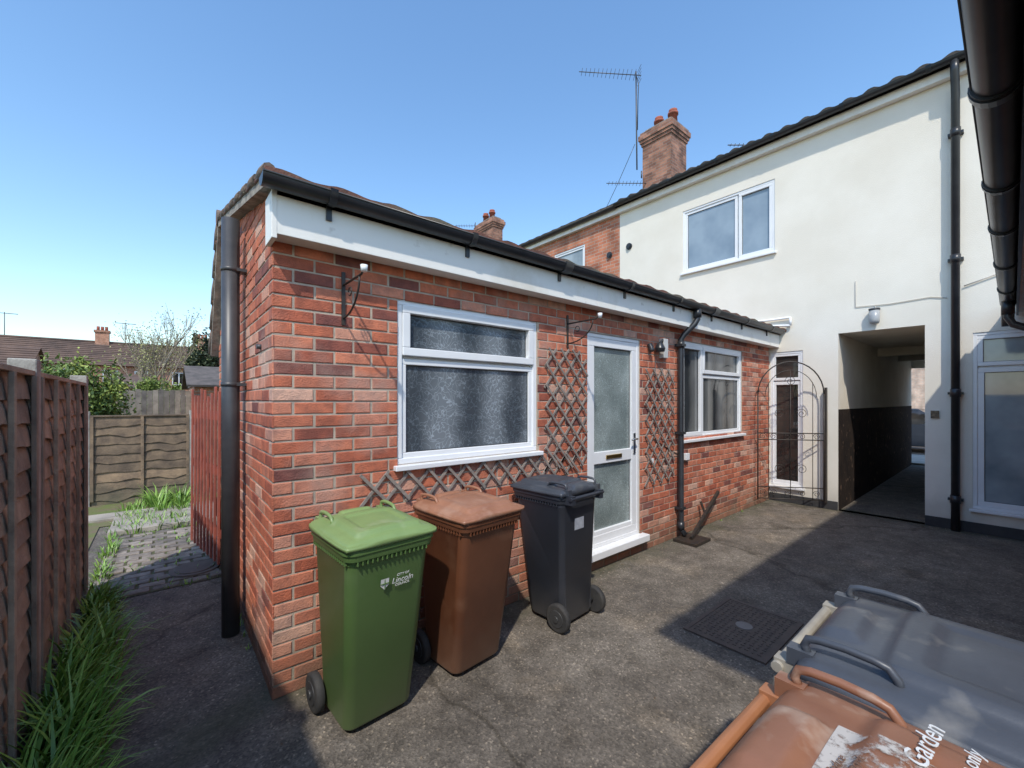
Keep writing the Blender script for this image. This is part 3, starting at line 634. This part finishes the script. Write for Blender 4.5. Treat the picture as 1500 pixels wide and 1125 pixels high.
# ---------------------------------------------------------------- iron gate
e=empty('wrought_iron_gate'); b=MB()
A=Vector((7.70,1.84,0)); B=Vector((7.12,2.55,0)); d=(B-A); L_=d.length; d.normalize()
def gp(u,z): return A+d*u+Vector((0,0,z))
b.tube([gp(0,.12),gp(0,1.75)],.010,6); b.tube([gp(L_,.12),gp(L_,1.75)],.010,6)
for z in (.14,.32,1.05,1.15): b.tube([gp(0,z),gp(L_,z)],.0075,6)
b.tube([gp(L_/2-L_/2*math.cos(t),1.75+.5*math.sin(t)) for t in [math.pi*i/16 for i in range(17)]],.0095,6)
b.tube([gp(L_/2-(L_/2-.1)*math.cos(t),1.7+.42*math.sin(t)) for t in [math.pi*i/16 for i in range(17)]],.005,6)
for i in (1,3,5):
    u=L_*i/6; top=1.7+.42*math.sqrt(max(0,1-((u-L_/2)/(L_/2-.1+.001))**2)) if abs(u-L_/2)<L_/2-.1 else 1.7
    b.tube([gp(u,.14),gp(u,top)],.005,6)
def scroll(u,z,s,fl=1):
    pts=[]
    for i in range(22):
        t=i/21; a=t*3.2*math.pi; r=s*(1-.8*t); pts.append(gp(u+fl*r*math.cos(a),z+r*math.sin(a)))
    b.tube(pts,.004,5)
for u in (.1,.3,.5,.7,.85):
    for z in (.23,1.1): scroll(u*L_/.92,z,.05,1 if u<.5 else -1)
for z in (.6,1.45): scroll(L_*.33,z,.08); scroll(L_*.67,z,.08,-1)
scroll(L_*.5,1.95,.08)
b.build('gate_leaf',iron,e); b=MB(); b.box(7.72,7.78,1.815,1.84,.1,1.85); b.build('gate_post',iron,e)
# ---------------------------------------------------------------- fences
fw=mat('fence_wood',(.40,.33,.25),(.235,.19,.145),rough=.9,scale=6,bump=.5,bscale=50,attr=[(0,(.7,.7,.72)),(1,(1.2,1.15,1.1))])
fwb=mat('fence_wood_brown',(.30,.215,.14),(.15,.11,.08),rough=.9,scale=6,bump=.5,bscale=50,attr=[(0,(.6,.6,.62)),(1,(1.2,1.15,1.1))],low=(.4,(.1,.11,.07),.5))
fwg=mat('fence_wood_grey',(.30,.27,.23),(.17,.15,.13),rough=.9,scale=6,bump=.5,bscale=50,attr=[(0,(.6,.6,.62)),(1,(1.2,1.15,1.1))])
post=mat('fence_post',(.42,.40,.36),(.25,.235,.21),rough=.95,scale=9,bump=.5,bscale=50)
def lap(mb,ax,c,a0,a1,z0,z1,n,out,m=0,amp=.012):
    seg=max(6,int((a1-a0)/.1)); h=(z1-z0)/n
    for k in range(n):
        zb=z0+k*h; zt_=zb+h*1.18; r=R(); i=len(mb.v); ph=R()*50
        for (z,o,w) in ((zb,.028,1),((zb+zt_)/2,.02,0),(zt_,.004,0)):
            for s in range(seg+1):
                a=a0+(a1-a0)*s/seg; zz=z+(w*amp*noise.noise(Vector((a*4+ph,k,0)))*2)
                oo=out*(o+.008*noise.noise(Vector((a*3,ph,z))))
                mb.v.append((c+oo,a,zz) if ax=='X' else (a,c+oo,zz))
        for q in range(2):
            for s in range(seg): j=i+q*(seg+1)+s; mb.addf([j,j+1,j+seg+2,j+seg+1],m,r)
def fence(ax,c,posts,z1,out,mt,n=12,z0=.08,battens=4,name='wooden_fence',amp=.012):
    e=empty(name); p=MB(); q=MB(); t=MB(); bk=MB()
    B=(lambda mb,c0,c1,a0,a1,zz0,zz1: mb.box(c0,c1,a0,a1,zz0,zz1)) if ax=='X' else (lambda mb,c0,c1,a0,a1,zz0,zz1: mb.box(a0,a1,c0,c1,zz0,zz1))
    for a in posts: B(p,c-.05,c+.05,a-.05,a+.05,0,z1+.06)
    for i in range(len(posts)-1):
        a0,a1=posts[i]+.052,posts[i+1]-.052
        lap(q,ax,c,a0,a1,z0,z1-.03,n,out,amp=amp)
        o0,o1=sorted((c-out*.024,c-out*.012)); B(bk,o0,o1,a0,a1,z0,z1-.03)  # thin sheet added behind the laps to stop sun leaking between boards
        if out>0: B(t,c-.03,c+.045,a0,a1,z1-.025,z1)
        else: B(t,c-.045,c+.03,a0,a1,z1-.025,z1)
        for k in range(battens):
            aa=a0+(a1-a0)*k/(battens-1); aa=min(max(aa,a0+.02),a1-.02)
            o0,o1=sorted((c+out*.036,c+out*.056)); B(t,o0,o1,aa-.02,aa+.02,z0,z1-.027)
        B(t,c-.02,c+.02,a0,a1,0,z0-.005)
    p.build('posts',post,e,bevel=.006); q.build('panels',mt,e,solid=.008); t.build('rails',mt,e,bevel=.003); bk.build('light_block_sheet',mt,e)
fence('X',-.53,[-2.32,-.48,1.36,3.2,5.03],1.80,1,fw,n=15,battens=5)
fence('Y',9.18,[-2.6,-.9,.42,2.2,4],1.42,-1,fwb,n=9,battens=3,amp=.035)
e=MB()
x=-6
while x<5: e.box(x,x+.105,14,14.02,.05,1.92+U(-.02,.02)); x+=.11
e.build('boarded_fence',fwg)
e=MB()
x=-9
while x<-1.1: e.box(x,x+.105,10.5,10.52,.05,1.5+U(-.02,.02)); x+=.11
e.build('boarded_fence',fwg)
redw=mat('red_stained_wood',(.38,.10,.065),(.25,.07,.05),rough=.8,scale=8,bump=.4,bscale=50)
e=MB()
for k in range(9):
    t=k/8; y=4.98+1.05*t; xx=.425-.16*t; e.beam((xx,y,.06),(xx+.01,y,1.74+.05*math.sin(k*1.7)),.088,.02,(1,0,0))
for z in (.35,.95,1.5): e.beam((.45,4.94,z),(.285,6.05,z),.09,.025,(1,.15,0))
e.beam((.455,4.96,.4),(.29,6.02,1.45),.08,.02,(1,.15,0))
e.build('red_slatted_gate',redw,bevel=.003)
# ---------------------------------------------------------------- vegetation
grassm=mat('grass_blades',(1,1,1),(.8,.85,.75),rough=.45,scale=9,attr=[(0,(.09,.19,.025)),(1,(.34,.50,.10)),(.5,(.19,.35,.05))])
def blades(mb,cx,cy,n,sp,L0,L1,w=.008,lean=1,tox=0):
    for _ in range(n):
        a=R()*6.283; rr_=sp*math.sqrt(R()); x=cx+rr_*math.cos(a); y=cy+rr_*math.sin(a); L=U(L0,L1); da=a+U(-.9,.9) if R()>tox else U(-1.2,1.2)
        dx,dy=math.cos(da),math.sin(da); px,py=-dy,dx; k=U(.5,1.5)*lean; i=len(mb.v); r=R(); ww=w*U(.6,1.2)
        for s in range(6):
            t=s/5; th=k*t*1.3; hx=L*(1-math.cos(th))/max(k*1.3,.01); hz=L*math.sin(th)/max(k*1.3,.01); q=ww*(1-t**1.8)+.0006
            mb.v+=[(x+dx*hx-px*q,y+dy*hx-py*q,max(.003,hz)),(x+dx*hx+px*q,y+dy*hx+py*q,max(.003,hz))]
        for s in range(5): mb.addf([i+2*s,i+2*s+1,i+2*s+3,i+2*s+2],0,r,True)
e=MB()
y=1.7
while y<4.8: 
    k=1 if y<3.8 else .55
    blades(e,-.41+U(0,.14)*k,y,int(U(24,44)),.08,.2*k,.46*k,w=.0095,lean=1.1,tox=.5); y+=.075
e.build('grass_tuft',grassm)
e=MB()
for _ in range(90): blades(e,U(-.45,.3),U(6.9,9.0),10,.08,.05,.2,w=.006)
for _ in range(12): blades(e,U(-.1,.3),U(8,8.9),30,.1,.1,.4,w=.01)
for _ in range(60): blades(e,U(-.47,.42),random.choice([4.9,5.6,6.2,6.8])+U(-.25,.25),6,.05,.02,.07,w=.005)
for _ in range(40): blades(e,U(-.47,-.4),U(4.7,7),8,.05,.05,.15,w=.005)
for _ in range(10): blades(e,EX-.03,U(2.7,5.3),5,.02,.02,.06,w=.004)
for x_ in (5.2,5.9,6.6,7.2): blades(e,x_,2.58,5,.02,.02,.05,w=.004)
e.build('weeds',grassm)
e=MB()
for _ in range(900):
    k=R()
    if k<.45: x_,y_=U(.5,7.6),EY-.02-abs(random.gauss(0,.12))
    elif k<.65: x_,y_=HX-.03-abs(random.gauss(0,.15)),U(-.3,2.5)
    elif k<.8: x_,y_=EX-.03-abs(random.gauss(0,.08)),U(2.6,5.2)
    else: x_,y_=U(-.3,7),U(.6,2.6)
    s_=U(.003,.012); a=R()*6.28; c_,sn=math.cos(a)*s_,math.sin(a)*s_; z_=U(.002,.006)
    e.face([(x_-c_,y_-sn,.002),(x_+sn*.6,y_-c_*.6,z_),(x_+c_,y_+sn,.003+z_),(x_-sn*.6,y_+c_*.6,z_)],0,R())
e.build('ground_litter',mat('dead_leaf',(1,1,1),(.8,.8,.8),rough=.9,scale=5,attr=[(0,(.10,.06,.035)),(1,(.42,.36,.27))]))
def leafcloud(mb,c,rad,n,sz,m=0,clump=26):
    c=Vector(c); cl=[]
    for _ in range(clump):
        v=Vector((random.gauss(0,1),random.gauss(0,1),random.gauss(0,1))).normalized()*U(.35,1); cl.append((c+Vector((v.x*rad[0],v.y*rad[1],v.z*rad[2])),U(.15,.4),U(.15,.85)))
    for _ in range(n):
        q,s,sh=random.choice(cl); v=Vector((random.gauss(0,1),random.gauss(0,1),random.gauss(0,1)))*s*.5
        p=q+Vector((v.x*rad[0],v.y*rad[1],v.z*rad[2])); a=Vector((U(-1,1),U(-1,1),U(-1,1))).normalized()*sz*U(.6,1.3); b=a.cross(Vector((U(-1,1),U(-1,1),U(-1,1)))).normalized()*sz*.5
        mb.face([p-a,p+b,p+a,p-b],m,min(1,max(0,sh+U(-.2,.2))))
leafm=mat('shrub_leaves',(1,1,1),(.7,.8,.7),rough=.6,scale=4,attr=[(0,(.04,.075,.015)),(1,(.36,.40,.09)),(.5,(.15,.22,.045))])
budm=mat('budding_leaves',(1,1,1),(.8,.8,.8),rough=.7,scale=4,attr=[(0,(.22,.24,.08)),(1,(.50,.48,.20))])
darkl=mat('evergreen_leaves',(1,1,1),(.8,.8,.8),rough=.7,scale=4,attr=[(0,(.01,.02,.01)),(1,(.045,.07,.025))])
bark=mat('bark',(.34,.29,.22),(.20,.17,.13),rough=.95,scale=10)
def tree(name,base,h,spread,leaf,nl,sz,depth=4,seedv=1,lean=0,n0=3):
    random.seed(seedv); b=MB(); tips=[]
    def br(p,d,l,r,k):
        q=[p]; dd=d.copy(); pp=p.copy()
        for s in range(3):
            dd=(dd+Vector((U(-.18,.18),U(-.18,.18),U(-.05,.14)))).normalized(); pp=pp+dd*l/3; q.append(pp.copy())
        b.tube(q,[r,r*.85,r*.72,r*.6],6,0,cap=False)
        tips.append(pp.copy())
        if k>0:
            for _ in range(3 if k>1 else 4):
                nd=(dd+Vector((U(-1,1)*spread,U(-1,1)*spread,U(-.1,.6)))).normalized(); br(q[random.choice([2,3])],nd,l*U(.55,.8),r*.58,k-1)
    for _ in range(n0):
        br(Vector(base)+Vector((U(-.1,.1),U(-.1,.1),0)),Vector((U(-.2,.2)+lean,U(-.3,.3),1)).normalized(),h*.36,h*.012,depth)
    for _ in range(nl):
        t=random.choice(tips); p=t+Vector((random.gauss(0,1),random.gauss(0,1),random.gauss(0,1)))*h*.03
        a=Vector((U(-1,1),U(-1,1),U(-1,1))).normalized()*sz; c=a.cross(Vector((U(-1,1),U(-1,1),U(-1,1)))).normalized()*sz*.5
        b.face([p-a,p+c,p+a,p-c],1,R())
    b.build(name,[bark,leaf])
tree('budding_tree',(-.55,20,0),4.9,.42,budm,2300,.034,4,3,n0=4)
tree('garden_shrub',(-1.45,12,0),2.5,.9,leafm,4500,.045,4,5,n0=5)
random.seed(11)
e=MB(); leafcloud(e,(-1.5,11.8,1.5),(.85,.7,1.0),8000,.042); e.build('garden_shrub',leafm)
e=MB(); leafcloud(e,(-.1,15.5,1.6),(.7,.5,.7),2500,.04); e.build('garden_shrub',leafm)
e=MB(); leafcloud(e,(-4.2,13,1.4),(1.3,1,1.1),5000,.05); e.build('garden_shrub',leafm)
e=MB(); 
for X_,Y_,H_ in ((2.0,34,5.6),(3.1,36,5.9)): e.tube([(X_,Y_,0),(X_,Y_,3)],.15,6,1); leafcloud(e,(X_,Y_,3.9),(.9,.9,H_/2.6),4000,.12)
e.build('evergreen_tree',[darkl,bark])
e=MB(); 
for k in range(9): leafcloud(e,(-24+k*4.2+U(-1,1),44+U(-2,2),1.5),(2.2,1.4,1.0+U(0,.6)),1300,.14,m=0,clump=14)
e.build('distant_hedge',leafm)
brD=brickshader('brick_distant','Y',(.40,.17,.10),(.48,.22,.13))
droof=mat('distant_roof',(.17,.11,.085),(.09,.062,.052),rough=.95,scale=.8,detail=10)
ob=empty('brick_outbuilding'); e=MB(); e.box(.6,3.5,12.5,15.5,0,2.0); e.build('walls',brD,ob); e=MB(); e.face([(.45,12.3,2.0),(3.7,12.3,2.0),(3.7,14,2.55),(.45,14,2.55)]); e.face([(.45,15.7,2.0),(3.7,15.7,2.0),(3.7,14,2.55),(.45,14,2.55)]); e.face([(.6,12.5,2.0),(.6,15.5,2.0),(.6,14,2.5)]);e.build('roof',tileG,ob,solid=.05)
# nearer low brick house on the left and one in the middle distance
def house(name,x0,x1,y0,y1,ez,rzz,wins,chx):
    h=empty(name); e=MB(); wallq(e,('Y',y0),x0,x1,0,ez,wins,.1); e.face([(x1,y0,0),(x1,y1,0),(x1,y1,ez),(x1,(y0+y1)/2,rzz),(x1,y0,ez)]); e.face([(x0,y0,0),(x0,y1,0),(x0,y1,ez),(x0,(y0+y1)/2,rzz),(x0,y0,ez)]); e.face([(x0,y1,0),(x1,y1,0),(x1,y1,ez),(x0,y1,ez)]); e.build('walls',brD,h)
    e=MB(); f=MB()
    for o in wins: e.pb(('Y',y0),*o,-.1,-.07); f.ring(('Y',y0),*o,.08,-.07,-.02)
    e.build('panes',g_dark,h); f.build('frames',upvc,h)
    ym=(y0+y1)/2; e=MB(); tileroof(e,(x0-.2,y0-.3,ez-.1),(1,0,0),x1-x0+.4,(0,ym-y0+.3,rzz-ez+.1),math.hypot(ym-y0+.3,rzz-ez+.1),wave=1,A=0,course=.35,step=.04,seg=1)
    e.face([(x0-.2,y1+.3,ez-.1),(x1+.2,y1+.3,ez-.1),(x1+.2,ym,rzz),(x0-.2,ym,rzz)]); e.build('roof',droof,h)
    e=MB(); e.box(chx,chx+.9,ym-.3,ym+.3,ez,rzz+1.0); e.box(chx-.06,chx+.96,ym-.36,ym+.36,rzz+.9,rzz+1.05)
    for k in (0,1): e.tube([(chx+.25+.4*k,ym,rzz+1.05),(chx+.25+.4*k,ym,rzz+1.4)],.11,8,1)
    e.build('chimney',[brD,clay],h)
house('brick_house',-15,-5.9,36,41,3.6,4.9,[(-8.5,-7.2,1.2,2.6),(-12.5,-11,1.2,2.6)],-8.8)
dt=empty('distant_terrace')
e=MB(); wins=[]
x=-60
while x<34: wins+= [(x+.8,x+1.9,3.2,4.5),(x+3,x+4.0,3.2,4.5),(x+.8,x+2.2,.8,2.2)]; x+=5
wallq(e,('Y',54),-62,34,0,5.0,wins,.12); e.face([(34,54,0),(34,62,0),(34,62,5),(34,58,7.4),(34,54,5)]); e.build('walls',brD,dt)
e=MB(); 
for (a,b_,c,d_) in wins: e.pb(('Y',54),a,b_,c,d_,-.12,-.08)
e.build('window_panes',g_dark,dt); e=MB()
for (a,b_,c,d_) in wins: e.ring(('Y',54),a,b_,c,d_,.09,-.08,-.03); e.pb(('Y',54),(a+b_)/2-.04,(a+b_)/2+.04,c+.09,d_-.09,-.08,-.04)
e.build('window_frames',upvc,dt)
e=MB(); tileroof(e,(-62.3,53.6,4.9),(1,0,0),96.6,(0,4.4,2.5),5.1,wave=1.2,A=0,course=.42,step=.05,seg=1); e.face([(-62.3,62.4,4.9),(34.3,62.4,4.9),(34.3,58,7.4),(-62.3,58,7.4)]); e.tube([(-62.3,58,7.45),(34.3,58,7.45)],.12,6); e.build('roof',droof,dt)
e=MB(); x=-53
while x<30:
    e.box(x,x+1.0,57.6,58.4,6.9,8.5); e.box(x-.08,x+1.08,57.5,58.5,8.4,8.6)
    for k in range(3): e.tube([(x+.2+.3*k,58,8.6),(x+.2+.3*k,58,9.0)],.12,8,1)
    e.tube([(x+2.2,58,7.3),(x+2.2,58,9.6)],.03,5,2); e.tube([(x+1.4,58,9.5),(x+3,58,9.5)],.03,5,2)
    x+=8
e.build('chimneys',[brD,clay,alu],dt)
e=MB(); x=-58
while x<30:
    e.box(x,x+2.4,49.5,54,0,2.8); e.face([(x-.1,49.3,2.8),(x+2.5,49.3,2.8),(x+2.5,54,4.2),(x-.1,54,4.2)],1); x+=5
e.build('rear_wings',[brD,droof],dt)
# ---------------------------------------------------------------- street side
e=MB(); e.box(14.86,17.2,-40,40,0,.05); e.build('pavement',mat('pavement_slabs',(.5,.46,.4),(.4,.37,.32),rough=.9,scale=3))
oh=empty('opposite_house'); e=MB(); ow=[(y0,y0+1.4,.9,2.3) for y0 in range(-20,22,4)]+[(y0,y0+1.2,3.3,4.6) for y0 in range(-20,22,4)]
wallq(e,('X',27),-24,24,0,5.5,ow,.12); e.build('walls',brickshader('brick_opp','X',(.62,.45,.34),(.7,.52,.4),(.65,.6,.52)),oh); e=MB()
for o in ow: e.pb(('X',27),*o,-.12,-.08)
e.build('panes',g_dark,oh); e=MB()
for o in ow: e.ring(('X',27),*o,.08,-.08,-.02)
e.build('frames',upvc,oh); e=MB(); e.face([(26.7,-24,5.45),(26.7,24,5.45),(31,24,7.9),(31,-24,7.9)]); e.build('roof',tileG,oh,solid=.1)
car=empty('parked_car',(19.2,.2,0)); st=[(-.0,.70,.35,.55,.6,.6),(.12,.80,.22,.68,.7,.66),(1.1,.86,.2,.86,.92,.75),(1.75,.87,.2,.9,1.38,.62),(2.9,.87,.2,.93,1.42,.62),(3.7,.85,.2,.95,1.2,.6),(4.05,.80,.25,.9,.96,.66),(4.15,.7,.35,.6,.7,.6)]
b=MB()
for (l,hw,bo,be,ro,rw) in st: b.v+=[(hw,l,bo),(hw+.01,l,(bo+be)/2),(hw,l,be),(rw,l,ro),(-rw,l,ro),(-hw,l,be),(-hw-.01,l,(bo+be)/2),(-hw,l,bo)]
for j in range(len(st)-1):
    for t in range(8):
        gl=(t in (2,4) and 2<=j<=4) or (t==3 and j in (2,4)); b.addf([j*8+t,j*8+(t+1)%8,(j+1)*8+(t+1)%8,(j+1)*8+t],1 if gl else 0,.5,False)
b.addf(list(range(8))[::-1]); b.addf([56+t for t in range(8)])
b.build('bodywork',[mat('car_paint',(.05,.06,.08),(.045,.055,.075),rough=.3),g_dark],car,bevel=.02)
b=MB()
for l in (.8,3.35):
    for s in (-1,1): b.tube([(s*.7,l,.31),(s*.88,l,.31)],.31,20,0); b.tube([(s*.88,l,.31),(s*.89,l,.31)],.2,14,1)
b.build('wheels',[mat('rubber',()),mat('alloy',(.5,.5,.5),(.4,.4,.4),rough=.3,metal=.8)],car)
b=MB(); b.box(-.7,-.45,-.03,.02,.55,.66); b.box(.45,.7,-.03,.02,.55,.66); b.box(-.26,.26,-.03,.01,.4,.5); b.build('lights_and_plate',upvc,car,bevel=.01)
# ---------------------------------------------------------------- light
S=Vector((-.58,-.56,1)).normalized()
sun=bpy.data.lights.new('sun','SUN'); sun.energy=3.5; sun.angle=math.radians(1.2); sun.color=(1,.94,.84)
so=bpy.data.objects.new('sun',sun); scene.collection.objects.link(so); so.rotation_euler=S.to_track_quat('Z','Y').to_euler()
w_=bpy.data.worlds.new('World'); scene.world=w_; w_.use_nodes=True; nt=w_.node_tree
sky=nt.nodes.new('ShaderNodeTexSky'); sky.sky_type='NISHITA'; sky.sun_disc=False; sky.sun_elevation=math.asin(S.z); sky.sun_rotation=math.atan2(S.x,S.y)%(2*math.pi)
sky.air_density=1.35; sky.dust_density=.5; sky.ozone_density=3.2
hs=nt.nodes.new('ShaderNodeHueSaturation'); hs.inputs['Saturation'].default_value=1.12
bg=nt.nodes['Background']; bg.inputs['Strength'].default_value=.25; nt.links.new(sky.outputs[0],hs.inputs['Color']); nt.links.new(hs.outputs[0],bg.inputs[0])
cam=bpy.data.cameras.new('cam'); co=bpy.data.objects.new('camera',cam); scene.collection.objects.link(co); co.location=(0,0,1.65); co.rotation_euler=(math.radians(90),0,math.radians(-39.9))
cam.sensor_width=36; cam.lens=36*614/1500; cam.shift_y=24.5/1500; cam.clip_end=1000; cam.clip_start=.02
scene.camera=co
scene.view_settings.view_transform='Standard'; scene.view_settings.look='None'; scene.view_settings.exposure=0
